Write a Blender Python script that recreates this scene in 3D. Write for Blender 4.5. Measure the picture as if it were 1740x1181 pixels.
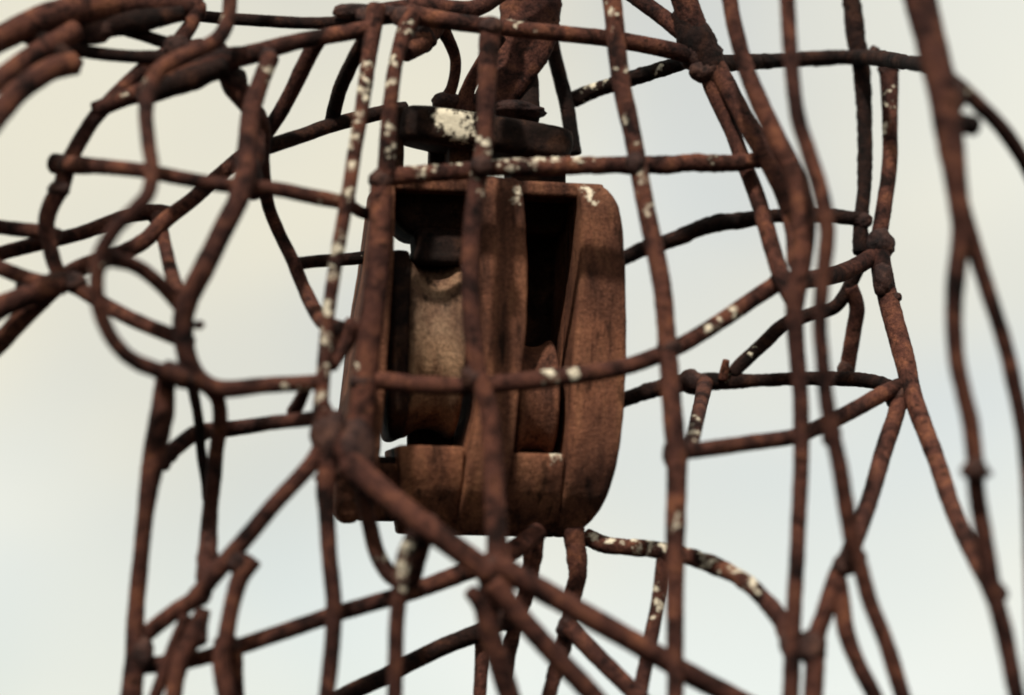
import bpy, bmesh, math, random
from mathutils import Vector, Matrix, noise

random.seed(7)
scene = bpy.context.scene
for o in list(bpy.data.objects):
    bpy.data.objects.remove(o)
R = math.radians

# ------------------------------------------------------------------ camera
PITCH = R(12.0)
DIST = 1.03                       # metres from the lens to the heart of the sculpture
FOCAL, SENSOR = 85.0, 36.0
CENTRE = Vector((0, 0, 1.85))     # middle of the chest
FWD = Vector((0, math.cos(PITCH), math.sin(PITCH)))
UP = Vector((0, -math.sin(PITCH), math.cos(PITCH)))
RIGHT = Vector((1, 0, 0))
CAM = CENTRE - FWD * DIST
cd = bpy.data.cameras.new('camera')
cd.lens = FOCAL; cd.sensor_width = SENSOR; cd.sensor_fit = 'HORIZONTAL'
cd.clip_start = 0.05; cd.clip_end = 500
cd.dof.use_dof = True
cd.dof.focus_distance = DIST + 0.045
cd.dof.aperture_fstop = 2.5
cam = bpy.data.objects.new('camera', cd)
scene.collection.objects.link(cam)
cam.location = CAM
cam.rotation_euler = (R(90) + PITCH, 0, 0)
scene.camera = cam
scene.render.resolution_x = 1024; scene.render.resolution_y = 695

# ------------------------------------------------------------------ sky
SUN_EL, SUN_AZ = R(49), R(197)
w = bpy.data.worlds.new('World'); scene.world = w; w.use_nodes = True
nt = w.node_tree; nt.nodes.clear()
def wn(t): return nt.nodes.new(t)
out = wn('ShaderNodeOutputWorld'); bg = wn('ShaderNodeBackground')
sky = wn('ShaderNodeTexSky'); sky.sky_type = 'NISHITA'; sky.sun_disc = False
sky.sun_elevation = SUN_EL; sky.sun_rotation = SUN_AZ
sky.air_density = 1.0; sky.dust_density = 1.2
tc = wn('ShaderNodeTexCoord')
mp = wn('ShaderNodeMapping'); mp.inputs['Scale'].default_value = (1, 1, 1.3); mp.inputs['Location'].default_value = (0.320, 3.791, 2.955)
n1 = wn('ShaderNodeTexNoise'); n1.inputs['Scale'].default_value = 5.0; n1.inputs['Detail'].default_value = 3.0; n1.inputs['Roughness'].default_value = 0.45
n1.inputs['Distortion'].default_value = 0.4
cr = wn('ShaderNodeValToRGB')
cr.color_ramp.elements[0].position = 0.36; cr.color_ramp.elements[0].color = (0, 0, 0, 1)
cr.color_ramp.elements[1].position = 0.60; cr.color_ramp.elements[1].color = (1, 1, 1, 1)
veil = wn('ShaderNodeMapRange'); veil.inputs['To Min'].default_value = 0.66; veil.inputs['To Max'].default_value = 0.98
dim = wn('ShaderNodeMix'); dim.data_type = 'RGBA'; dim.blend_type = 'MULTIPLY'; dim.inputs[0].default_value = 1.0
dim.inputs[7].default_value = (1, 1, 1, 1)
n2 = wn('ShaderNodeTexNoise'); n2.inputs['Scale'].default_value = 2.1; n2.inputs['Detail'].default_value = 2.0
cc = wn('ShaderNodeValToRGB')
cc.color_ramp.elements[0].position = 0.44; cc.color_ramp.elements[0].color = (6.95, 6.65, 5.45, 1)
cc.color_ramp.elements[1].position = 0.72; cc.color_ramp.elements[1].color = (7.8, 8.4, 8.4, 1)
mx = wn('ShaderNodeMix'); mx.data_type = 'RGBA'
sep = wn('ShaderNodeSeparateXYZ')
hz = wn('ShaderNodeMapRange'); hz.inputs['From Min'].default_value = -0.03; hz.inputs['From Max'].default_value = 0.02
mul = wn('ShaderNodeMath'); mul.operation = 'MULTIPLY'
L = nt.links.new
L(tc.outputs['Generated'], mp.inputs['Vector']); L(mp.outputs[0], n1.inputs['Vector']); L(mp.outputs[0], n2.inputs['Vector'])
L(n1.outputs[0], cr.inputs[0]); L(cr.outputs[0], veil.inputs['Value'])
L(tc.outputs['Generated'], sep.inputs[0]); L(sep.outputs['Z'], hz.inputs['Value'])
L(veil.outputs[0], mul.inputs[0]); L(hz.outputs[0], mul.inputs[1])
L(n2.outputs[0], cc.inputs[0])
L(mul.outputs[0], mx.inputs[0]); L(sky.outputs[0], mx.inputs[6]); L(cc.outputs[0], mx.inputs[7])
L(mx.outputs[2], bg.inputs['Color']); bg.inputs['Strength'].default_value = 0.12
L(bg.outputs[0], out.inputs['Surface'])

# ------------------------------------------------------------------ sun
sd = bpy.data.lights.new('sun', 'SUN'); sd.energy = 4.8; sd.angle = R(3.0); sd.color = (1.0, 0.93, 0.82)
sun = bpy.data.objects.new('sun', sd); scene.collection.objects.link(sun)
sdir = Vector((math.sin(SUN_AZ) * math.cos(SUN_EL), math.cos(SUN_AZ) * math.cos(SUN_EL), math.sin(SUN_EL)))
sun.rotation_euler = sdir.to_track_quat('Z', 'Y').to_euler()
sun.location = (-1, -3, 5)
scene.view_settings.view_transform = 'Standard'; scene.view_settings.look = 'None'
scene.cycles.filter_width = 1.9
scene.view_settings.exposure = 0.0; scene.view_settings.gamma = 1.0

# ------------------------------------------------------------------ helpers
PX = 0.0002511                   # one survey unit of the photograph at the chest plane, in metres
def at(x, y, d):
    """survey point (x, y) standing d millimetres behind (+) or before (-) the chest plane"""
    k = SENSOR / FOCAL / 1740.0
    ray = FWD + RIGHT * ((x - 870.0) * k) - UP * ((y - 590.5) * k)
    t = (CENTRE.y + d * 0.001 - CAM.y) / ray.y
    return CAM + ray * t
def unit(d):
    return PX * (DIST + d * 0.001) / DIST

def link(o):
    scene.collection.objects.link(o); return o
def empty(name, loc):
    o = bpy.data.objects.new(name, None); o.location = loc; o.empty_display_size = 0.05
    return link(o)
def mesh_obj(name, verts, faces, mat, parent=None, smooth=True, stain=None):
    me = bpy.data.meshes.new(name); me.from_pydata(verts, [], faces); me.update()
    if smooth:
        me.polygons.foreach_set('use_smooth', [True] * len(me.polygons))
    if stain is not None:
        a = me.attributes.new('stain', 'FLOAT', 'POINT'); a.data.foreach_set('value', stain)
    me.materials.append(mat)
    o = bpy.data.objects.new(name, me); link(o)
    if parent:
        o.parent = parent
        o.matrix_parent_inverse = Matrix.LocRotScale(parent.location, parent.rotation_euler, None).inverted()
    return o

def fbm(p, s):
    return noise.noise(p * s) + 0.5 * noise.noise(p * s * 2.1 + Vector((7, 3, 1))) + 0.25 * noise.noise(p * s * 4.3)

# ------------------------------------------------------------------ materials
def rust(name, dark, mid, bright, scale, streak=(1, 1, 1), pale=None, bump=0.5, rough=0.8, stain=True, pos=(0.33, 0.5, 0.72)):
    m = bpy.data.materials.new(name); m.use_nodes = True
    t = m.node_tree; n = t.nodes; l = t.links.new
    b = n['Principled BSDF']
    co = n.new('ShaderNodeTexCoord'); mp = n.new('ShaderNodeMapping'); mp.inputs['Scale'].default_value = streak
    l(co.outputs['Object'], mp.inputs['Vector'])
    a = n.new('ShaderNodeTexNoise'); a.inputs['Scale'].default_value = scale; a.inputs['Detail'].default_value = 8; a.inputs['Roughness'].default_value = 0.65
    a.inputs['Distortion'].default_value = 0.6
    l(mp.outputs[0], a.inputs['Vector'])
    r = n.new('ShaderNodeValToRGB'); e = r.color_ramp.elements
    e[0].position = pos[0]; e[0].color = (*dark, 1)
    e[1].position = pos[2]; e[1].color = (*bright, 1)
    k = e.new(pos[1]); k.color = (*mid, 1)
    if pale:
        k = e.new(min(pos[2] + 0.12, 1)); k.color = (*pale, 1)
    l(a.outputs[0], r.inputs[0])
    f = n.new('ShaderNodeTexNoise'); f.inputs['Scale'].default_value = 900; f.inputs['Detail'].default_value = 4; f.inputs['Roughness'].default_value = 0.7
    l(co.outputs['Object'], f.inputs['Vector'])
    fr = n.new('ShaderNodeMapRange'); fr.inputs['From Min'].default_value = 0.3; fr.inputs['From Max'].default_value = 0.7
    fr.inputs['To Min'].default_value = 0.42; fr.inputs['To Max'].default_value = 1.55
    l(f.outputs[0], fr.inputs['Value'])
    ml = n.new('ShaderNodeMix'); ml.data_type = 'RGBA'; ml.blend_type = 'MULTIPLY'; ml.inputs[0].default_value = 1
    l(r.outputs[0], ml.inputs[6]); l(fr.outputs[0], ml.inputs[7])
    # broad drift from black scale to bright rust, and small dark pits
    bd = n.new('ShaderNodeTexNoise'); bd.inputs['Scale'].default_value = 24; bd.inputs['Detail'].default_value = 3
    l(co.outputs['Object'], bd.inputs['Vector'])
    br = n.new('ShaderNodeValToRGB'); q = br.color_ramp.elements
    q[0].position = 0.34; q[0].color = (0.58, 0.58, 0.62, 1); q[1].position = 0.68; q[1].color = (1.34, 1.3, 1.2, 1)
    k = q.new(0.5); k.color = (1, 1, 1, 1)
    l(bd.outputs[0], br.inputs[0])
    m2 = n.new('ShaderNodeMix'); m2.data_type = 'RGBA'; m2.blend_type = 'MULTIPLY'; m2.inputs[0].default_value = 1
    l(ml.outputs[2], m2.inputs[6]); l(br.outputs[0], m2.inputs[7])
    pn = n.new('ShaderNodeTexNoise'); pn.inputs['Scale'].default_value = 230; pn.inputs['Detail'].default_value = 3
    l(mp.outputs[0], pn.inputs['Vector'])
    pr = n.new('ShaderNodeMapRange'); pr.inputs['From Min'].default_value = 0.58; pr.inputs['From Max'].default_value = 0.70
    pr.inputs['To Min'].default_value = 1.0; pr.inputs['To Max'].default_value = 0.3
    l(pn.outputs[0], pr.inputs['Value'])
    m3 = n.new('ShaderNodeMix'); m3.data_type = 'RGBA'; m3.blend_type = 'MULTIPLY'; m3.inputs[0].default_value = 1
    l(m2.outputs[2], m3.inputs[6]); l(pr.outputs[0], m3.inputs[7])
    col = m3.outputs[2]
    if stain:
        at_ = n.new('ShaderNodeAttribute'); at_.attribute_name = 'stain'
        s = n.new('ShaderNodeTexNoise'); s.inputs['Scale'].default_value = 330; s.inputs['Detail'].default_value = 5; s.inputs['Roughness'].default_value = 0.6
        l(co.outputs['Object'], s.inputs['Vector'])
        ad = n.new('ShaderNodeMath'); ad.operation = 'MULTIPLY_ADD'; ad.inputs[1].default_value = 2.6
        l(s.outputs[0], ad.inputs[0]); l(at_.outputs['Fac'], ad.inputs[2])
        th = n.new('ShaderNodeMapRange'); th.inputs['From Min'].default_value = 1.84; th.inputs['From Max'].default_value = 2.3; th.inputs['To Max'].default_value = 0.9
        l(ad.outputs[0], th.inputs['Value'])
        gate = n.new('ShaderNodeMapRange'); gate.inputs['From Min'].default_value = 0.0; gate.inputs['From Max'].default_value = 0.3
        l(at_.outputs['Fac'], gate.inputs['Value'])
        gm = n.new('ShaderNodeMath'); gm.operation = 'MULTIPLY'; l(th.outputs[0], gm.inputs[0]); l(gate.outputs[0], gm.inputs[1])
        th = gm
        mx = n.new('ShaderNodeMix'); mx.data_type = 'RGBA'; mx.inputs[7].default_value = (0.74, 0.67, 0.52, 1)
        l(th.outputs[0], mx.inputs[0]); l(col, mx.inputs[6]); col = mx.outputs[2]
    l(col, b.inputs['Base Color'])
    b.inputs['Roughness'].default_value = rough
    b.inputs['Specular IOR Level'].default_value = 0.12
    g = n.new('ShaderNodeTexNoise'); g.inputs['Scale'].default_value = 420; g.inputs['Detail'].default_value = 6; g.inputs['Roughness'].default_value = 0.7
    l(co.outputs['Object'], g.inputs['Vector'])
    bp = n.new('ShaderNodeBump'); bp.inputs['Strength'].default_value = bump; bp.inputs['Distance'].default_value = 0.0012
    l(g.outputs[0], bp.inputs['Height']); l(bp.outputs[0], b.inputs['Normal'])
    return m

M_bar = rust('rusted_steel_bar', (0.010, 0.0042, 0.0034), (0.068, 0.0258, 0.019), (0.155, 0.060, 0.034), 85, bump=1.0, pos=(0.36, 0.51, 0.70))
M_dark_bar = rust('darker_steel_bar', (0.006, 0.0032, 0.0028), (0.022, 0.0095, 0.0072), (0.075, 0.030, 0.017), 85, bump=1.0, pos=(0.38, 0.54, 0.74))  # darker tone of the bar rust, for chosen rods and webs
M_weld = rust('weld_metal', (0.010, 0.006, 0.006), (0.040, 0.019, 0.016), (0.10, 0.048, 0.034), 110, bump=0.8, rough=0.6)
M_block = rust('rusted_cast_block', (0.020, 0.009, 0.007), (0.135, 0.055, 0.033), (0.225, 0.100, 0.054), 80, streak=(1.1, 0.8, 0.2), pale=(0.24, 0.14, 0.085), bump=1.0)
M_sheave = rust('worn_sheave_iron', (0.05, 0.024, 0.017), (0.18, 0.10, 0.06), (0.31, 0.195, 0.12), 95, streak=(1, 0.6, 0.5), bump=0.9, rough=0.65, pos=(0.30, 0.47, 0.68))
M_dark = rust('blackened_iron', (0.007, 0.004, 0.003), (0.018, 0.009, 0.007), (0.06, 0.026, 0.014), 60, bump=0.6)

# ------------------------------------------------------------------ bars
torso = empty('wire_torso_sculpture', at(870, 1400, 20))
torso['label'] = 'rusted figure torso of bent, welded steel rods forming an open cage'
torso['category'] = 'sculpture'

def interp(vals, t):
    if not isinstance(vals, (list, tuple)): return vals
    if len(vals) == 1: return vals[0]
    f = t * (len(vals) - 1); i = min(int(f), len(vals) - 2)
    return vals[i] + (vals[i + 1] - vals[i]) * (f - i)
def catmull(p0, p1, p2, p3, t):
    return 0.5 * ((2 * p1) + (p2 - p0) * t + (2 * p0 - 5 * p1 + 4 * p2 - p3) * t * t + (3 * p1 - p0 - 3 * p2 + p3) * t ** 3)

def bar(pts, wid, d, stains=(), name='bar', mat=None, parent=None, rough=0.6, squash=1.0):
    """pts: survey centre line; wid: thickness along it; d: depth in mm along it"""
    pts = list(pts)
    cl = [0.0]
    for a, b in zip(pts, pts[1:]):
        cl.append(cl[-1] + math.hypot(b[0] - a[0], b[1] - a[1]))
    fr = [c / cl[-1] for c in cl]
    for e in (0, -1):
        q = pts[e]; r_ = pts[1] if e == 0 else pts[-2]
        if not (0 <= q[0] <= 1740 and 0 <= q[1] <= 1181):      # rods that leave the frame go on
            v = Vector((q[0] - r_[0], q[1] - r_[1])).normalized() * 260
            if e == 0: pts.insert(0, (q[0] + v.x, q[1] + v.y)); fr.insert(0, 0.0)
            else: pts.append((q[0] + v.x, q[1] + v.y)); fr.append(1.0)
    P = [at(p[0], p[1], interp(d, f)) for p, f in zip(pts, fr)]
    W = [interp(wid, f) * unit(interp(d, f)) for f in fr]
    P = [P[0] * 2 - P[1]] + P + [P[-1] * 2 - P[-2]]; W = [W[0]] + W + [W[-1]]
    C, RD = [], []
    for i in range(1, len(P) - 2):
        seg = (P[i + 1] - P[i]).length
        n = max(2, int(seg / 0.0011))
        for k in range(n):
            t = k / n
            C.append(catmull(P[i - 1], P[i], P[i + 1], P[i + 2], t))
            RD.append((W[i] + (W[i + 1] - W[i]) * t) / 2)
    C.append(P[-2]); RD.append(W[-2] / 2)
    N = 20
    seed = Vector((random.random() * 9, random.random() * 9, random.random() * 9))
    verts, faces, st = [], [], []
    S = []
    for q in stains:
        dq = q[3] if len(q) > 3 else interp(d, 0.5)
        S.append((at(q[0], q[1], dq), q[2] * 1.25 * PX))
        for _ in range(6):
            S.append((at(q[0] + random.gauss(0, 0.9) * q[2], q[1] + random.gauss(0, 1.0) * q[2], dq), q[2] * random.uniform(0.45, 1.0) * PX))
    tan = (C[1] - C[0]).normalized()
    u = tan.cross(Vector((0, 1, 0)))
    if u.length < 0.1: u = tan.cross(Vector((1, 0, 0)))
    u.normalize()
    def ring(c, r, tan, u):
        v = tan.cross(u)
        big = 1 + 0.06 * rough * noise.noise(c * 30 + seed) + 0.05 * rough * noise.noise(c * 140 + seed)
        for j in range(N):
            a = 2 * math.pi * j / N
            dv = u * math.cos(a) + v * math.sin(a) * squash
            p = c + dv * r
            f1 = fbm(p + seed, 170)
            k = big + 0.05 * rough * f1 + 0.05 * rough * noise.noise((p + seed) * 620) + (0.10 * max(0, noise.noise((p - seed) * 95) - 0.25) * rough)
            p = c + dv * r * k
            verts.append(p)
            sv = 0.0
            for sp, sr in S:
                # distance measured across the view of the survey, sideways and up only
                q = p - sp; dd = math.hypot(q.x, q.z) / sr
                if dd < 1: sv = max(sv, 1 - dd)
            st.append(sv)
    # rounded start cap
    caps = (0.35, 0.75)
    ring(C[0] - tan * RD[0] * 0.12, RD[0] * 0.8, tan, u)
    for i, c in enumerate(C):
        if 0 < i:
            nt_ = (C[min(i + 1, len(C) - 1)] - C[i - 1]).normalized()
            q = tan.rotation_difference(nt_); u = (q @ u).normalized(); tan = nt_
        ring(c, RD[i] * (0.97 if i in (0, len(C) - 1) else 1), tan, u)
    ring(C[-1] + tan * RD[-1] * 0.12, RD[-1] * 0.8, tan, u)
    nr = len(verts) // N
    for i in range(nr - 1):
        for j in range(N):
            a, b = i * N + j, i * N + (j + 1) % N
            faces.append((a, b, b + N, a + N))
    faces.append(tuple(range(N - 1, -1, -1))); faces.append(tuple(range((nr - 1) * N, nr * N)))
    return mesh_obj(name, verts, faces, mat or M_bar, parent or torso, stain=st)

def lump(x, y, d, rx, ry=None, rz=None, name='weld_bead', mat=None, parent=None, amp=0.17, roll=0.0, stain=0.0):
    s = unit(d); ry = ry or rx; rz = rz or (rx + ry) / 2
    bm = bmesh.new(); bmesh.ops.create_icosphere(bm, subdivisions=4, radius=1)
    c = at(x, y, d); seed = Vector((random.random() * 9, random.random() * 9, random.random() * 9))
    rot = Matrix.Rotation(roll, 3, 'Y')
    V = []
    for v in bm.verts:
        k = 1 + amp * fbm(v.co + seed, 1.2) + 0.04 * fbm(v.co + seed, 4.5)
        p = Vector((v.co.x * rx, v.co.y * rz, v.co.z * ry)) * (k * s)
        V.append(c + rot @ p)
    F = [tuple(q.index for q in f.verts) for f in bm.faces]
    bm.free()
    return mesh_obj(name, V, F, mat or M_weld, parent or torso, stain=[stain] * len(V))

# ---- front of the chest
bar([(834, 35), (828, 130), (823, 240), (806, 345), (799, 440), (800, 528), (808, 610), (820, 660), (832, 705), (838, 790), (843, 884), (846, 950)], [38, 31, 31, 32, 33, 36, 37], [-33, -35, -40, -43, -44, -48], [(826, 238, 14), (806, 300, 12), (822, 330, 9)])
bar([(638, 306), (690, 298), (740, 294), (800, 290), (850, 285), (905, 284), (1000, 281), (1100, 280), (1170, 277), (1243, 277), (1300, 271)], [30, 32, 31, 31, 30, 30], [-29, -28, -27, -26, -22, -14],
    [(650, 284, 14), (700, 281, 12), (735, 278, 16), (778, 274, 15), (848, 268, 18), (880, 272, 16), (910, 272, 18), (945, 270, 15), (980, 270, 16), (1012, 268, 10), (1210, 266, 8)], rough=1.9)
bar([(600, 652), (640, 646), (700, 653), (790, 656), (850, 652), (950, 641), (1050, 626), (1115, 605), (1160, 585), (1220, 549), (1280, 508), (1335, 472)], [30, 31, 32, 30, 28, 29], [-32, -33, -32, -24, -12],
    [(932, 634, 13), (972, 634, 17), (946, 650, 8), (1205, 550, 12), (1250, 520, 14)])
bar([(640, 12), (632, 60), (624, 119), (614, 190), (603, 255), (595, 310), (582, 380), (571, 445), (561, 510), (555, 562), (550, 631), (545, 700), (550, 760), (556, 800)], [34, 26, 25, 25, 24, 23, 26, 34], [-28, -38, -42, -42, -40, -38],
    [(622, 105, 14), (613, 150, 18), (606, 195, 18), (600, 232, 20), (590, 330, 12), (575, 425, 18), (566, 470, 14), (558, 530, 18), (552, 580, 16), (548, 625, 12), (564, 700, 16), (545, 672, 12)])
bar([(700, 25), (686, 60), (672, 110), (664, 170), (659, 241), (655, 300)], [38, 26, 25, 28, 30, 30], [-28, -34, -36, -34, -32], [(668, 110, 12), (664, 140, 12), (660, 215, 10), (662, 255, 12), (690, 50, 10)])
bar([(648, 305), (646, 370), (641, 459), (632, 540), (622, 620), (612, 720), (600, 800)], [38, 38, 42, 44, 44, 46], [-30, -34, -34, -32, -34], [(606, 622, 7)])
bar([(1030, -30), (1040, 0), (1047, 70), (1055, 138), (1066, 190), (1077, 241), (1096, 345), (1112, 420), (1126, 493), (1135, 597), (1142, 690), (1150, 790), (1148, 884), (1147, 960), (1147, 1060), (1148, 1220)], [34, 33, 32, 32, 33, 33, 36, 33, 29, 28], [-30, -34, -40, -40, -38, -36],
    [(1042, 15, 10), (1062, 200, 8), (1088, 285, 13), (1096, 302, 11), (1103, 350, 10), (1068, 110, 9), (1148, 890, 10)])
# ---- diagonals below the block
bar([(592, 788), (646, 833), (715, 888), (781, 936), (835, 976)], [52, 44, 42, 40, 42], [-40, -50, -50])
bar([(838, 958), (870, 974), (939, 1013), (1042, 1071), (1119, 1115), (1164, 1142), (1226, 1174), (1300, 1212)], [40, 38, 38, 36, 34], [-50, -40, -20])
bar([(838, 990), (860, 1018), (888, 1053), (939, 1109), (991, 1164), (1030, 1208)], [40, 36, 36, 35], [-50, -36])
bar([(798, 1003), (819, 1030), (832, 1074), (846, 1119), (863, 1174), (878, 1215)], [26, 38, 38, 34], [-48, -30])
bar([(846, 940), (834, 990), (832, 1060), (840, 1100)], [40, 40, 34, 30], [-48, -44, -38])
bar([(916, 903), (880, 930), (845, 950), (798, 969), (700, 1005), (577, 1041), (500, 1067), (414, 1096), (358, 1114), (300, 1126), (240, 1131)], [34, 32, 30, 28, 28, 28, 26, 30], [20, -6, -14, -16, -18, -20])
bar([(560, 1196), (594, 1177), (653, 1150), (691, 1129), (753, 1099), (815, 1074), (864, 1050)], [28, 29, 30, 30], [30, 36, 40], mat=M_dark_bar)
bar([(556, 800), (553, 840), (555, 867), (559, 936), (567, 1022), (565, 1091), (556, 1174), (550, 1215)], [36, 28, 28, 28, 27, 27], [-38, -32, -26])
bar([(716, 890), (700, 920), (688, 950), (681, 995), (674, 1057), (672, 1126), (670, 1215)], [34, 30, 27, 27, 27], [-50, -42, -34, -30], [(697, 935, 13), (686, 965, 15), (684, 985, 12)])
bar([(612, 800), (620, 850), (628, 890), (640, 938), (660, 973), (684, 990), (702, 982), (710, 955), (724, 905)], [26, 26, 28, 28, 26, 28], [-36, -24, -22, -40], [(657, 942, 10)])
# ---- right hand verticals
bar([(1150, -40), (1163, 0), (1182, 55), (1204, 112), (1212, 150), (1243, 221), (1261, 269), (1285, 331), (1302, 385), (1314, 428), (1330, 476), (1352, 520)], [46, 48, 44, 27, 27, 28, 29, 30, 30], [-4, 0, 0, -6, -14, -30])
bar([(1205, 95), (1232, 140), (1264, 200), (1300, 262), (1332, 325), (1350, 390), (1352, 450)], [40, 32, 34, 36, 36, 30], [0, -10, -24, -36])
bar([(1234, -40), (1240, 0), (1250, 52), (1267, 114), (1290, 172), (1322, 241), (1347, 293), (1362, 345), (1366, 400), (1357, 476), (1350, 528), (1354, 597), (1360, 666), (1362, 735), (1361, 798), (1357, 884), (1354, 953), (1350, 1022), (1347, 1091), (1343, 1215)], [28, 28, 33, 38, 40, 32, 27, 27, 27, 27, 28, 30], [-40, -46, -50, -46, -44, -40])
bar([(1336, -40), (1338, 0), (1343, 86), (1354, 190), (1374, 259), (1395, 328), (1404, 379), (1405, 410), (1398, 476), (1393, 545), (1398, 614), (1405, 683), (1414, 735), (1426, 788), (1436, 850), (1448, 919), (1461, 960), (1478, 1022), (1505, 1091), (1530, 1171), (1544, 1215)], [27, 28, 28, 30, 28, 26, 28, 30, 28, 28, 28], [-80, -86, -84, -76, -66, -50, -40])
bar([(1442, -40), (1447, 0), (1455, 69), (1464, 114), (1469, 207), (1469, 310), (1463, 372), (1463, 430)], [34, 34, 30, 24, 24, 28], [70, 72, 62], rough=1.9, mat=M_dark_bar)
bar([(1508, 108), (1511, 131), (1512, 190), (1512, 276), (1503, 345), (1494, 400)], [36, 28, 27, 27, 29], [72, 66, 60], [(1508, 155, 10), (1512, 180, 9), (1504, 212, 14)])
bar([(1200, 108), (1285, 105), (1381, 100), (1440, 97), (1500, 100), (1547, 107), (1590, 112)], [30, 26, 26, 26, 28], [8, 40, 68, 74, 30, -60], [(1278, 100, 9)], rough=1.9, mat=M_dark_bar)
bar([(690, 22), (732, 31), (801, 41), (905, 52), (974, 59), (1043, 67), (1129, 83), (1195, 100)], [34, 30, 29, 29, 30, 32], [-26, -24, -20, -10, 0], [(868, 38, 9), (885, 36, 11)])
bar([(962, 172), (977, 168), (1008, 155), (1077, 132), (1146, 111), (1195, 96)], [32, 26, 26, 27, 28], [58, 50, 30, 4], [(1002, 150, 22, 55), (1120, 112, 12, 20)], rough=1.9, mat=M_dark_bar)
bar([(1050, -28), (1091, 3), (1129, 31), (1178, 70)], [30, 28, 32], [14, 6, 0])
bar([(1552, -40), (1564, 0), (1585, 86), (1602, 155), (1611, 215), (1622, 293), (1632, 372), (1632, 410), (1624, 476), (1621, 545), (1626, 614), (1637, 666), (1649, 718), (1656, 776), (1660, 840), (1676, 936), (1688, 1005), (1706, 1074), (1726, 1174), (1736, 1215)], [60, 56, 54, 50, 34, 34, 30, 29, 30, 30, 31, 31, 30, 30], [-112, -118, -116, -108, -96, -84, -74, -66])
bar([(1612, 262), (1626, 320), (1652, 410), (1678, 493), (1706, 580), (1726, 666), (1740, 740), (1748, 830), (1752, 930)], [28, 30, 28, 27, 27, 27], [-112, -100, -84, -74])
bar([(1604, 128), (1634, 150), (1664, 179), (1699, 214), (1733, 262), (1770, 330)], [28, 28, 28, 27, 27], [-112, -98, -80], [(1652, 165, 9)])
bar([(1492, 405), (1500, 469), (1519, 545), (1538, 614), (1549, 666), (1567, 718), (1592, 784), (1616, 857), (1643, 919), (1671, 974), (1692, 1020)], [36, 35, 36, 34, 32, 30, 30, 31, 32], [58, 44, 26, 0, -34, -72])
bar([(1000, 694), (1062, 678), (1112, 662), (1174, 649), (1278, 647), (1381, 643), (1468, 646), (1512, 659), (1532, 690)], [28, 28, 30, 24, 23, 24, 27], [88, 84, 78, 66, 34], [(1152, 634, 8), (1236, 632, 10)], rough=1.9, mat=M_dark_bar)
bar([(1150, 768), (1192, 764), (1278, 752), (1347, 742), (1395, 724), (1450, 697), (1500, 669), (1530, 655)], [28, 28, 27, 27, 28, 28], [-36, -26, -14, 8, 28])
bar([(1172, 765), (1178, 742), (1191, 684), (1198, 652)], [24, 24, 24, 28], [-24, 20, 78], [(1172, 735, 15, -10), (1184, 715, 9, 10)])
bar([(1246, 636), (1256, 622), (1295, 586), (1326, 556), (1352, 543), (1381, 533), (1416, 523), (1435, 502), (1450, 472), (1462, 445)], [24, 24, 24, 23, 24, 25], [78, 76, 72, 64], [(1274, 600, 7)], mat=M_dark_bar)
bar([(1228, 645), (1234, 612)], [18, 12], [76, 72])
bar([(1446, 488), (1456, 522), (1451, 560), (1444, 600), (1437, 640)], [25, 27, 25, 28], [66, 76, 80])
bar([(1000, 460), (1060, 438), (1100, 421), (1146, 406), (1209, 381), (1261, 375), (1319, 367), (1400, 366), (1465, 372)], [27, 26, 27, 30, 24, 24, 25], [90, 84, 74, 66, 62], rough=1.9, mat=M_dark_bar)
bar([(1330, 480), (1380, 474), (1426, 465), (1465, 447), (1495, 428)], [28, 30, 31, 30], [-16, 10, 44, 58])
bar([(1530, 668), (1522, 705), (1502, 765), (1478, 848), (1456, 908), (1440, 948), (1421, 980), (1402, 1040), (1388, 1081), (1384, 1143), (1380, 1215)], [28, 30, 30, 30, 32, 30, 30, 34, 34], [28, 8, -20, -42, -40, -40])
bar([(1424, 985), (1430, 1022), (1438, 1074), (1457, 1126), (1480, 1171), (1500, 1215)], [30, 30, 28, 28], [-42, -40, -36])
bar([(996, 912), (1030, 926), (1077, 930), (1119, 935), (1171, 946), (1219, 963), (1261, 985), (1295, 1015), (1326, 1052), (1344, 1095)], [30, 28, 28, 29, 29, 30, 34], [40, 30, 8, -18, -38], [(1012, 908, 12, 35), (1040, 912, 12, 30), (1080, 920, 14, 30), (1105, 924, 12, 25), (1125, 925, 10, 20), (1192, 940, 16), (1210, 956, 9), (1262, 976, 18), (1270, 1000, 14)], rough=1.9)
bar([(1128, 930), (1124, 968), (1118, 1022), (1108, 1074), (1091, 1160), (1082, 1215)], [22, 22, 25, 25, 25], [24, 26, 20, 12], [(1117, 1000, 10), (1116, 1022, 13), (1124, 1032, 10)])
# ---- rods that carry the block from below
bar([(910, 895), (908, 925), (902, 967), (892, 1016), (873, 1070), (867, 1109), (862, 1150)], [32, 31, 28, 28, 22, 20], [30, 34, 38], rough=1.9)
bar([(818, 1082), (818, 1130), (813, 1215)], [22, 22, 22], [44, 40])
bar([(976, 898), (977, 925), (982, 970), (972, 1022), (964, 1067), (955, 1105), (940, 1153), (926, 1215)], [34, 32, 29, 26, 28, 25, 24], [34, 36, 30, 22], rough=1.9)
bar([(960, 1062), (978, 1077), (1008, 1108), (1043, 1143), (1085, 1184), (1110, 1210)], [30, 30, 30, 30], [26, 10, 0])
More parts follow.
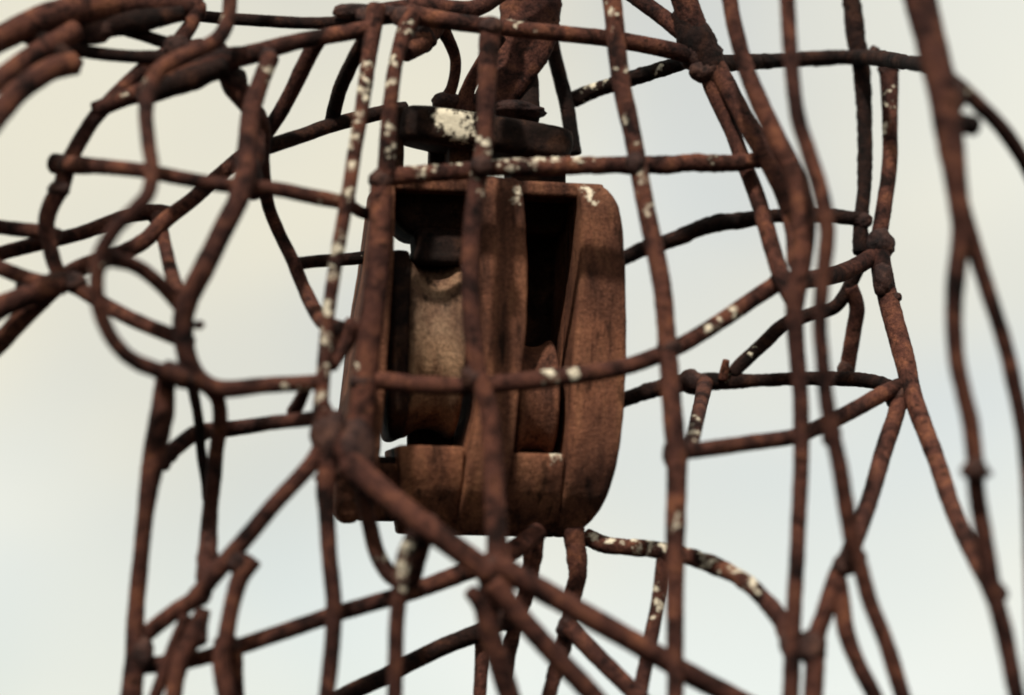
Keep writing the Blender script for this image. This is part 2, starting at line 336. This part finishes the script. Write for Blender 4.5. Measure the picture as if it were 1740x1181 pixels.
# ---- left hand: shoulder and side
bar([(461, 96), (446, 131), (427, 190), (420, 259), (409, 328), (378, 392), (346, 457), (319, 511), (311, 555), (319, 610), (343, 648), (379, 661), (448, 655), (517, 651), (548, 648)], [30, 32, 37, 37, 38, 38, 38, 35, 34, 29, 27, 27], [-44, -54, -64, -66, -58, -46, -40], [(458, 96, 14), (462, 115, 10), (480, 645, 9), (508, 645, 8)])
bar([(392, -40), (391, 0), (386, 38), (366, 69), (312, 96), (272, 118), (254, 150), (248, 190), (252, 241), (258, 286), (252, 328), (228, 357), (196, 388), (171, 431), (164, 466), (166, 511), (178, 552), (199, 587), (228, 613), (269, 630), (312, 644)], [26, 26, 28, 30, 28, 26, 26, 27, 27, 27, 27, 27, 28, 32], [-50, -60, -74, -86, -90, -86, -76, -60], [(374, 40, 7, -52), (240, 148, 8, -74), (160, 465, 8, -84)])
bar([(92, 278), (120, 280), (172, 283), (241, 290), (310, 303), (379, 314), (466, 321), (517, 331), (569, 341), (600, 345)], [36, 28, 26, 26, 26, 26, 26, 25], [-36, -58, -60, -50, -38], [(545, 322, 16, -40), (578, 324, 12, -38)])
bar([(345, 78), (310, 84), (283, 92), (241, 121), (193, 166), (159, 203), (131, 248), (114, 283), (105, 315), (87, 348), (79, 379), (83, 411), (93, 449), (110, 477), (138, 493), (179, 518), (224, 542), (293, 571), (325, 584)], [28, 28, 29, 28, 27, 30, 32, 27, 27, 26, 27, 27, 26], [-30, -34, -38, -36, -34, -42, -52])
bar([(-40, 436), (0, 455), (52, 475), (110, 487)], [27, 27, 29], [-30, -40])
bar([(-40, 618), (0, 582), (34, 545), (86, 494), (117, 466), (150, 449), (207, 430), (248, 407), (280, 375), (328, 338), (366, 304), (403, 272), (446, 234), (483, 179), (524, 97), (540, 68)], [34, 34, 36, 30, 28, 28, 26, 26, 26, 27, 30], [-26, -30, -22, -10, 4, -6, -24])
bar([(-40, 545), (0, 522), (40, 505), (100, 486)], [42, 38, 32], [-46, -38])
bar([(-40, 378), (0, 386), (69, 394), (100, 402)], [25, 25, 27], [-20, -28])
bar([(-40, 446), (0, 431), (69, 413), (138, 396), (214, 368), (262, 361), (296, 366)], [25, 26, 25, 25, 27, 30], [-10, -12, -2, 4])
bar([(268, 368), (279, 411), (290, 459), (304, 500)], [27, 23, 25, 25], [0, -20, -44])
bar([(168, 438), (190, 441), (224, 449), (252, 466), (283, 494), (305, 520)], [30, 27, 26, 26, 26], [-84, -66, -60])
bar([(-40, 90), (0, 66), (69, 34), (138, 16), (207, 8), (293, 10), (345, 20)], [44, 48, 54, 52, 46, 36], [-70, -60, -40, -26])
bar([(160, 20), (214, 24), (293, 24), (379, 31), (517, 39), (600, 36), (700, 26)], [26, 22, 21, 21, 22, 24], [-30, -10, -6, -16, -26], [(302, 22, 12)], mat=M_dark_bar)
bar([(40, 55), (69, 69), (138, 86), (207, 95), (260, 97), (310, 96)], [34, 26, 22, 22, 26], [-60, -40, -34], mat=M_dark_bar)
bar([(180, 34), (193, 42), (241, 59), (283, 73), (320, 84)], [30, 22, 22, 26], [-34, -32], mat=M_dark_bar)
bar([(-40, 238), (0, 190), (35, 152), (86, 118), (128, 108)], [44, 42, 40, 42], [-96, -84, -70])
bar([(-40, 166), (0, 134), (45, 100), (90, 74), (130, 52)], [38, 36, 36, 40], [-84, -70, -56])
bar([(336, -40), (334, 0), (328, 34), (310, 63), (290, 88)], [24, 24, 27, 30], [-26, -30, -34])
bar([(160, 188), (214, 166), (241, 157), (293, 137), (345, 117), (390, 100), (424, 93), (500, 72), (586, 56), (640, 46)], [30, 30, 40, 44, 40, 30, 28, 28, 30], [-38, -40, -40, -40, -34, -30], [(212, 168, 7)])
bar([(366, 80), (384, 110), (398, 145), (424, 180), (444, 215), (446, 276), (455, 345), (474, 395), (497, 442), (518, 493), (547, 545), (584, 563)], [36, 44, 34, 26, 23, 22, 23, 24, 32], [-34, -30, -12, 8, 4, -28])
bar([(505, 448), (540, 444), (597, 440), (640, 434)], [22, 22, 22], [8, 20, 30], [(624, 430, 9)], mat=M_dark_bar)
bar([(440, 254), (462, 247), (517, 229), (566, 212), (646, 192), (690, 184)], [28, 26, 26, 25, 25], [0, 16, 30], mat=M_dark_bar)
bar([(564, 206), (570, 178), (580, 145), (600, 103), (624, 58)], [26, 26, 26, 26], [20, -4, -26], mat=M_dark_bar)
bar([(282, 640), (279, 665), (276, 700), (268, 740), (258, 798), (248, 867), (239, 953), (231, 1040), (229, 1109), (224, 1178), (220, 1215)], [36, 42, 40, 30, 28, 28, 30, 36, 40], [-50, -40, -26, -22])
bar([(322, 640), (331, 676), (338, 718), (342, 769), (350, 815), (354, 850)], [20, 18, 17, 18, 20], [-30, -16, -8], mat=M_dark_bar)
bar([(352, 655), (370, 680), (374, 718), (367, 769), (363, 815), (357, 867), (353, 936), (348, 985)], [24, 26, 26, 27, 27, 33, 32], [-46, -24, -14, -28])
bar([(560, 728), (531, 785), (466, 857), (414, 919), (366, 974), (328, 1019), (293, 1042), (250, 1076)], [32, 28, 29, 30, 32, 30, 28], [-38, -40, -34, -24])
bar([(430, 950), (409, 980), (394, 1029), (384, 1081), (376, 1126), (384, 1178), (388, 1215)], [34, 30, 28, 30, 34, 30], [-36, -32, -28])
bar([(382, 1085), (400, 1110), (402, 1150), (406, 1215)], [24, 24, 22], [-26, -14])
bar([(346, 1035), (331, 1078), (312, 1112), (300, 1150), (290, 1215)], [26, 36, 32, 28, 28], [-30, -26])
bar([(316, 1045), (306, 1070), (290, 1109), (266, 1178), (254, 1215)], [20, 20, 22, 22], [-30, -22])
bar([(276, 792), (286, 774), (310, 752), (340, 734), (397, 728), (466, 718), (524, 712), (556, 706)], [26, 28, 27, 26, 25, 25], [-26, -14, 2, -20, -36])
bar([(498, 700), (506, 688), (522, 655)], [24, 23, 20], [-12, -36])
bar([(604, 548), (584, 580), (562, 622)], [34, 38, 26], [-32, -30, -38])
bar([(600, 352), (618, 362), (660, 368)], [20, 20, 22], [-30, -10])

# ---- gusset lumps where several rods are fused together
bar([(235, 172), (275, 152), (325, 134), (385, 112)], [26, 40, 48, 34], [-44, -42], name='weld_web', mat=M_dark_bar, rough=1.6)
bar([(70, 48), (150, 44), (230, 36), (310, 22)], [40, 44, 44, 26], [-50, -34], name='weld_web', mat=M_dark_bar, rough=1.6)
bar([(55, 58), (95, 84), (132, 112)], [30, 40, 30], [-60, -64], name='weld_web', mat=M_dark_bar, rough=1.6)
bar([(1160, 20), (1182, 66), (1204, 104), (1222, 136)], [50, 66, 60, 36], [2, 0, -2], name='weld_web', mat=M_dark_bar, rough=1.6)
bar([(440, 190), (434, 250), (428, 310), (436, 336)], [24, 34, 40, 24], [-14, -30, -30], name='weld_web', rough=1.6)
bar([(545, 690), (562, 735), (592, 780), (600, 806)], [34, 46, 50, 36], [-38, -38], name='weld_web', rough=1.6)
bar([(1600, 204), (1656, 214)], [42, 36], [-112, -104], name='weld_web', mat=M_dark_bar, rough=1.6)
# ---- welds and blobs
for a in [(836, 970, -48, 32, 36), (872, 985, -46, 36, 16, 14, 0.5), (858, 1052, 30, 24, 22), (882, 932, 14, 24, 12), (963, 1068, 26, 20, 24),
          (560, 740, -38, 34, 52), (602, 765, -36, 40, 60), (556, 812, -36, 24, 15), (580, 566, -30, 26, 22), (600, 20, -22, 42, 18),
          (1192, 95, 0, 44, 34), (1200, 120, -2, 34, 24), (1495, 416, 56, 28, 30), (1466, 100, 70, 24, 20), (1486, 88, 66, 12, 12), (1510, 118, 70, 22, 16),
          (1465, 375, 62, 20, 16), (1500, 475, 44, 20, 34), (1524, 505, 44, 10, 10), (1526, 672, 28, 26, 30), (1174, 650, 78, 26, 24), (1196, 655, 78, 18, 20),
          (1412, 735, -62, 20, 28), (1656, 800, -94, 26, 24), (1678, 804, -94, 10, 8), (1640, 212, -104, 22, 18), (1692, 1008, -72, 22, 20),
          (1450, 948, -44, 26, 26), (1436, 960, -42, 24, 22), (1380, 1100, -40, 28, 36), (1348, 1095, -40, 26, 34), (1330, 478, -14, 26, 22),
          (1437, 628, 78, 16, 18), (1148, 770, -38, 26, 34), (1138, 592, -40, 24, 22),
          (112, 280, -40, 20, 20), (100, 322, -38, 22, 18), (98, 480, -38, 30, 20), (125, 480, -38, 24, 20), (275, 372, 2, 26, 16),
          (172, 444, -86, 16, 26), (290, 632, -58, 30, 22), (318, 640, -54, 28, 26), (338, 552, -60, 12, 9), (288, 772, -18, 16, 16), (340, 738, -8, 18, 16),
          (455, 98, -42, 18, 22), (398, 140, -32, 26, 30), (380, 98, -36, 34, 22), (340, 108, -40, 40, 24), (300, 80, -36, 28, 24), (290, 140, -40, 30, 16),
          (425, 300, -40, 24, 40), (125, 112, -68, 14, 14), (100, 70, -56, 36, 24), (145, 50, -44, 60, 30), (220, 34, -36, 60, 20), (60, 485, -36, 36, 14),
          (404, 955, -36, 26, 22), (340, 1012, -30, 22, 20), (342, 1046, -30, 16, 12), (335, 1078, -28, 22, 24), (385, 1095, -28, 24, 20), (240, 1110, -24, 24, 40), (352, 950, -22, 20, 34),
          (965, 178, 56, 14, 18), (648, 305, -32, 24, 22), (834, 44, -36, 24, 18), (690, 30, -28, 30, 22), (628, 30, -26, 28, 22), (655, 22, -26, 40, 16),
          (806, 642, -42, 26, 28), (818, 282, -42, 22, 22), (1078, 278, -38, 20, 22), (615, 650, -34, 26, 22), (720, 892, -46, 32, 22), (1618, 160, -110, 28, 40)]:
    x, y, d, rx, ry = a[:5]
    lump(x, y, d, rx * 0.88, ry * 0.88, a[5] if len(a) > 5 else min(rx, ry) * 0.8, roll=a[6] if len(a) > 6 else 0.0)

# ------------------------------------------------------------------ pulley block
BX, BY, BD = 830, 600, 0
YAW = R(9.0)
block = empty('pulley_block', at(BX, BY, BD))
TILT = R(7.0)
block.rotation_euler = (TILT, 0, YAW)
REST = math.tan(PITCH - TILT)
block['label'] = 'rusty double-sheave pulley block hung like a heart inside the rod cage'
block['category'] = 'pulley block'
S_ = PX
def lz(y): return (BY - y) * S_ * 1.005
def lx(x): return (x - BX) * S_ / math.cos(YAW)
def bobj(name, V, F, mat, parent=None, stain=None, smooth=True):
    me_par = parent or block
    o = mesh_obj(name, V, F, mat, None, smooth=smooth, stain=stain)
    o.parent = me_par
    return o
def tab(table, y):
    if not isinstance(table, list): return table
    if y <= table[0][0]: return table[0][1]
    for (a, va), (b, vb) in zip(table, table[1:]):
        if y <= b:
            t = (y - a) / (b - a)
            return va + (vb - va) * t
    return table[-1][1]
def slab(name, y0, y1, xl, xr, yf, yb, mat, rad=8, n=60, amp=2.2, parent=None, stains=(), shift=0.0):
    """solid between survey heights y0..y1; xl/xr sides, yf/yb front/back depth (survey units) may vary with height"""
    V, F, st = [], [], []
    seed = Vector((random.random() * 9, random.random() * 9, random.random() * 9))
    K = 6; side = 7
    def section(y, shrink):
        L_, R_, f, b = tab(xl, y) + shrink, tab(xr, y) - shrink, tab(yf, y) + shrink, tab(yb, y) - shrink
        r = max(0.5, min(rad, (R_ - L_) / 2 - 0.5, (b - f) / 2 - 0.5))
        pts = []
        cs = [((R_ - r), (f + r), -90), ((R_ - r), (b - r), 0), ((L_ + r), (b - r), 90), ((L_ + r), (f + r), 180)]
        for ci, (cx, cy, a0) in enumerate(cs):
            for k in range(K):
                a = R(a0 + 90 * k / (K - 1)); pts.append((cx + r * math.cos(a), cy + r * math.sin(a)))
            nx, ny, a1 = cs[(ci + 1) % 4]
            a = R(a0 + 90); p = (cx + r * math.cos(a), cy + r * math.sin(a))
            a = R(a1); q = (nx + r * math.cos(a), ny + r * math.sin(a))
            for k in range(1, side):
                t = k / side; pts.append((p[0] + (q[0] - p[0]) * t, p[1] + (q[1] - p[1]) * t))
        return pts
    lift = REST * max(0.0, shift) * S_
    ys = [(y0, rad * 0.9), (y0 + rad * 0.12, rad * 0.45), (y0 + rad * 0.45, rad * 0.12)] + [(y0 + rad + (y1 - y0 - 2 * rad) * i / n, 0) for i in range(n + 1)] + [(y1 - rad * 0.45, rad * 0.12), (y1 - rad * 0.12, rad * 0.45), (y1, rad * 0.9)]
    for y, sh in ys:
        sec = section(y, sh)
        cx = sum(p[0] for p in sec) / len(sec); cy = sum(p[1] for p in sec) / len(sec)
        for px, py in sec:
            p = Vector((lx(px), py * S_, lz(y) + lift))
            dirv = Vector((px - cx, py - cy, 0)); dirv = dirv.normalized() if dirv.length else dirv
            nn = amp * fbm(p + seed, 55) * 0.9 + amp * 0.45 * fbm(p + seed, 200)
            V.append(p + dirv * nn * S_)
            sv = 0.0
            for sx, sy, sr in stains:
                if py < tab(yf, y) + 40:
                    dd = math.hypot(px - sx, y - sy) / sr
                    if dd < 1.6: sv = max(sv, 1 - dd / 1.6)
            st.append(sv)
    N = len(section(y0 + rad, 0)); nr = len(ys)
    for i in range(nr - 1):
        for j in range(N):
            a, b = i * N + j, i * N + (j + 1) % N
            F.append((a + N, b + N, b, a))
    F.append(tuple(range(N))); F.append(tuple(range(nr * N - 1, (nr - 1) * N - 1, -1)))
    return bobj(name, V, F, mat, parent, st)

DEPTH = 300
def curl(top, base, head):
    """front edge of a plate: rolled back a little at its head and in a long curve towards its foot"""
    return [(y, base + (head * max(0.0, 1 - (y - top) / 50.0) ** 2) + 92 * max(0.0, (y - 740) / 166.0) ** 2.4) for y in range(int(top), 907, 6)] + [(908, base + 93)]
# right cheek, bulging outward and rounded off at both ends
slab('cheek_plate', 300, 906, [(300, 978), (340, 984), (450, 984), (600, 976), (760, 968), (905, 966)],
     [(300, 1024), (308, 1032), (320, 1041), (340, 1050), (380, 1058), (450, 1063), (520, 1066), (600, 1067), (680, 1065), (740, 1060), (790, 1053), (830, 1044), (858, 1034), (878, 1022), (894, 1008), (906, 990)],
     curl(300, 0, 26), [(300, 230), (400, 290), (500, DEPTH), (760, DEPTH), (906, 150)], M_block, rad=9, n=90, stains=[(995, 312, 13), (1005, 335, 9), (1000, 322, 10)])
# centre plate
slab('centre_plate', 296, 906, [(296, 812), (450, 812), (560, 818), (700, 812), (780, 798), (906, 790)],
     [(296, 878), (340, 886), (450, 894), (560, 894), (640, 886), (760, 876), (830, 868), (906, 858)],
     curl(296, -6, 22), [(296, 240), (700, 280), (800, 240), (906, 140)], M_block, rad=8, n=90, stains=[(878, 318, 16), (872, 338, 10)])
# left cheek
slab('cheek_plate', 306, 890, [(306, 640), (450, 628), (600, 608), (760, 590), (830, 583), (870, 585), (890, 596)],
     [(306, 668), (450, 668), (600, 662), (700, 657), (790, 652), (850, 640), (890, 622)],
     [(306, 20), (340, 0), (790, 0), (890, 60)], [(306, 220), (500, 270), (890, 130)], M_block, rad=9, n=80)
# tail spacers between the plates
slab('tail_spacer', 758, 906, [(758, 682), (800, 686), (906, 694)], [(758, 797), (830, 794), (906, 793)],
     curl(758, 6, 4), [(758, 240), (906, 140)], M_block, rad=7, n=40)
slab('tail_spacer', 766, 906, [(766, 874), (906, 860)], [(766, 966), (906, 968)],
     curl(766, 6, 4), [(758, 240), (906, 140)], M_block, rad=7, n=40, stains=[(950, 768, 16)])
slab('tail_spacer', 788, 884, [(788, 644), (884, 632)], [(788, 690), (884, 700)], [(788, 50), (884, 80)], 200, M_block, rad=7, n=30)
slab('tail_pin', 776, 806, 640, 690, 60, 110, M_dark, rad=10, n=10)
# crosshead over the sheaves
slab('crosshead', 298, 324, [(298, 662), (324, 668)], [(298, 1030), (324, 1024)], 30, 270, M_block, rad=7, n=14, stains=[(952, 310, 9), (905, 318, 8)])
slab('head_spacer_or_added_fill', 318, 398, [(318, 668), (370, 676), (398, 700)], [(318, 806), (398, 800)], [(318, 60), (398, 90)], 240, M_dark, rad=14, n=30, shift=80)
slab('becket_neck', 384, 450, [(384, 708), (420, 714), (450, 706)], [(384, 800), (450, 800)], [(384, 80), (430, 70), (450, 60)], 180, M_dark, rad=16, n=24, shift=80)
slab('head_spacer_or_added_fill', 320, 372, 884, [(320, 985), (372, 978)], [(320, 100), (372, 150)], 280, M_dark, rad=10, n=30)  # added block, fills the head of the right bay to keep it dark
slab('back_web_or_added_backing', 306, 800, 870, 1010, 262, 300, M_dark, rad=6, n=30)  # added dark backing, closes the right bay so it stays black
slab('back_web_or_added_backing', 690, 766, 724, 806, 240, 262, M_dark, rad=6, n=12)
# right bay: the slabs above are added so its gap stays black
def sheave(x0, x1, yc, r_out, r_in, depth, mat):
    prof = []
    w_ = x1 - x0
    # flange face, rim, groove, rim, face
    ts = [(0.0, 0.16), (0.0, 0.55), (0.01, 0.93), (0.05, 1.0), (0.11, 0.995)]
    prof += [(x0 + w_ * t, r_out * f) for t, f in ts]
    for i in range(13):
        t = 0.15 + 0.70 * i / 12
        u = (i / 12 - 0.5) * 2
        prof.append((x0 + w_ * t, r_in + (r_out * 0.985 - r_in) * abs(u) ** 2.4))
    prof += [(x0 + w_ * (1 - t), r_out * f) for t, f in reversed(ts)]
    V, F = [], []; N = 96
    seed = Vector((random.random() * 9, 3, 1))
    for px, r in prof:
        for j in range(N):
            a = 2 * math.pi * j / N
            p = Vector((lx(px), (depth + r * math.cos(a)) * S_, lz(yc) + REST * depth * 0.7 * S_ + r * math.sin(a) * S_))
            k = 1.4 * fbm(p + seed, 60) * S_
            p += Vector((0, math.cos(a), math.sin(a))) * k
            V.append(p)
    M = len(prof)
    for i in range(M - 1):
        for j in range(N):
            a, b = i * N + j, i * N + (j + 1) % N
            F.append((a, b, b + N, a + N))
    F.append(tuple(range(N - 1, -1, -1))); F.append(tuple(range((M - 1) * N, M * N)))
    return bobj('sheave', V, F, mat, stain=[0.0] * len(V))
sheave(698, 797, 590, 160, 143, 176, M_sheave)
slab('sheave_side_slab', 418, 744, [(418, 672), (700, 668), (744, 678)], [(418, 704), (520, 700), (700, 704), (744, 700)], [(418, 90), (470, 40), (590, 24), (700, 44), (744, 100)], 240, M_dark, rad=9, n=40)  # dark slab along the left sheave's outer edge
sheave(886, 958, 676, 104, 92, 122, M_block)  # block rust instead of sheave iron: the bay's shade put into its colour
slab('axle_pin', 574, 610, 620, 850, 158, 194, M_dark, rad=17, n=10)
slab('axle_pin', 664, 692, 850, 1040, 108, 136, M_dark, rad=13, n=10)

# top strap of the shackle: thick oblong plate, leaning down to the right
def oblong(name, x0, y0, x1, y1, th, dep, d0, mat, stains=()):
    V, F, st = [], [], []; N = 48; rings = 14
    up0 = REST * (d0 - dep / 2) * S_
    a = Vector((lx(x0), 0, lz(y0) + up0)); b = Vector((lx(x1), 0, lz(y1) + up0))
    ax = (b - a); ln = ax.length; ax.normalize(); up = Vector((-ax.z, 0, ax.x))
    seed = Vector((4, 1, 7))
    hw = dep * S_ / 2
    for i in range(rings + 1):
        v = -1 + 2 * i / rings
        inset = (1 - math.sqrt(max(0, 1 - abs(v) ** 5))) * 0.3
        for j in range(N):
            t = 2 * math.pi * j / N
            # stadium outline in plan
            e = 0.55
            cx = math.copysign(abs(math.cos(t)) ** e, math.cos(t)); cy = math.copysign(abs(math.sin(t)) ** 0.8, math.sin(t))
            p = a + ax * (ln / 2 + cx * (ln / 2) * (1 - inset * 0.2)) + Vector((0, d0 * S_ + cy * hw * (1 - inset), 0)) + up * v * th * S_ / 2
            k = fbm(p + seed, 70) * 2.6 * S_ + fbm(p + seed, 260) * 1.0 * S_
            p += (ax * cx + Vector((0, cy, 0)) + up * v) * k
            V.append(p)
            sv = 0
            for sx, sy, sr in stains:
                dd = math.hypot((p.x - lx(sx)) / S_, (p.z - lz(sy)) / S_) / sr
                if dd < 1.3 and cy < 0: sv = max(sv, 1.5 * (1 - dd / 1.3))
            st.append(sv)
    for i in range(rings):
        for j in range(N):
            q, r = i * N + j, i * N + (j + 1) % N
            F.append((q, r, r + N, q + N))
    F.append(tuple(range(N - 1, -1, -1))); F.append(tuple(range(rings * N, (rings + 1) * N)))
    return bobj(name, V, F, mat, stain=st)
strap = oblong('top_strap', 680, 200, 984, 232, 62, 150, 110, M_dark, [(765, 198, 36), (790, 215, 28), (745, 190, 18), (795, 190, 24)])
for (x0, x1, y0, y1, yf, yb) in [(674, 690, 176, 312, 90, 130), (744, 768, 236, 306, 170, 210), (768, 830, 236, 306, 90, 190), (880, 975, 250, 306, 100, 200)]:
    slab('strap_post', y0, y1, x0, x1, yf, yb, M_dark, rad=6, n=14, shift=yf)
# hook above the strap (tapering forged tongue) and its eye rods
bar([(905, -60), (902, 0), (898, 50), (884, 95), (860, 135), (834, 170), (815, 196)], [108, 108, 106, 98, 84, 66, 56], [34, 34, 32, 30, 28], name='swivel_hook', mat=M_bar, parent=block, squash=0.45, rough=0.8)
bar([(888, 100), (896, 150), (892, 204)], [44, 40, 52], [36, 36, 34], name='hook_rod', mat=M_dark, parent=block)
bar([(744, 40), (760, 64), (774, 103), (768, 148), (752, 178), (745, 196)], [30, 20, 19, 20, 28], [10, 22, 26], name='bar')
bar([(786, 192), (796, 150), (820, 105), (850, 60)], [34, 24, 24, 26], [26, 20, 14], name='hook_rod', parent=block)
bar([(688, 92), (712, 74), (740, 46), (752, 20)], [30, 40, 34, 30], [-10, 0, 6], name='bar')
bar([(930, -40), (934, 40), (940, 84), (953, 138), (963, 179), (976, 262)], [26, 26, 26, 25, 26], [40, 50, 52], name='bar', mat=M_dark_bar)
bar([(640, 20), (720, 12), (800, 16), (850, -10), (880, -40)], [30, 34, 30, 26], [-20, -6, 10], name='bar')
for (x, y, d, rx, ry) in [(760, 174, 26, 28, 16), (868, 190, 32, 54, 17), (720, 62, 0, 24, 26)]:
    lump(x, y, d, rx, ry, name='weld_bead')
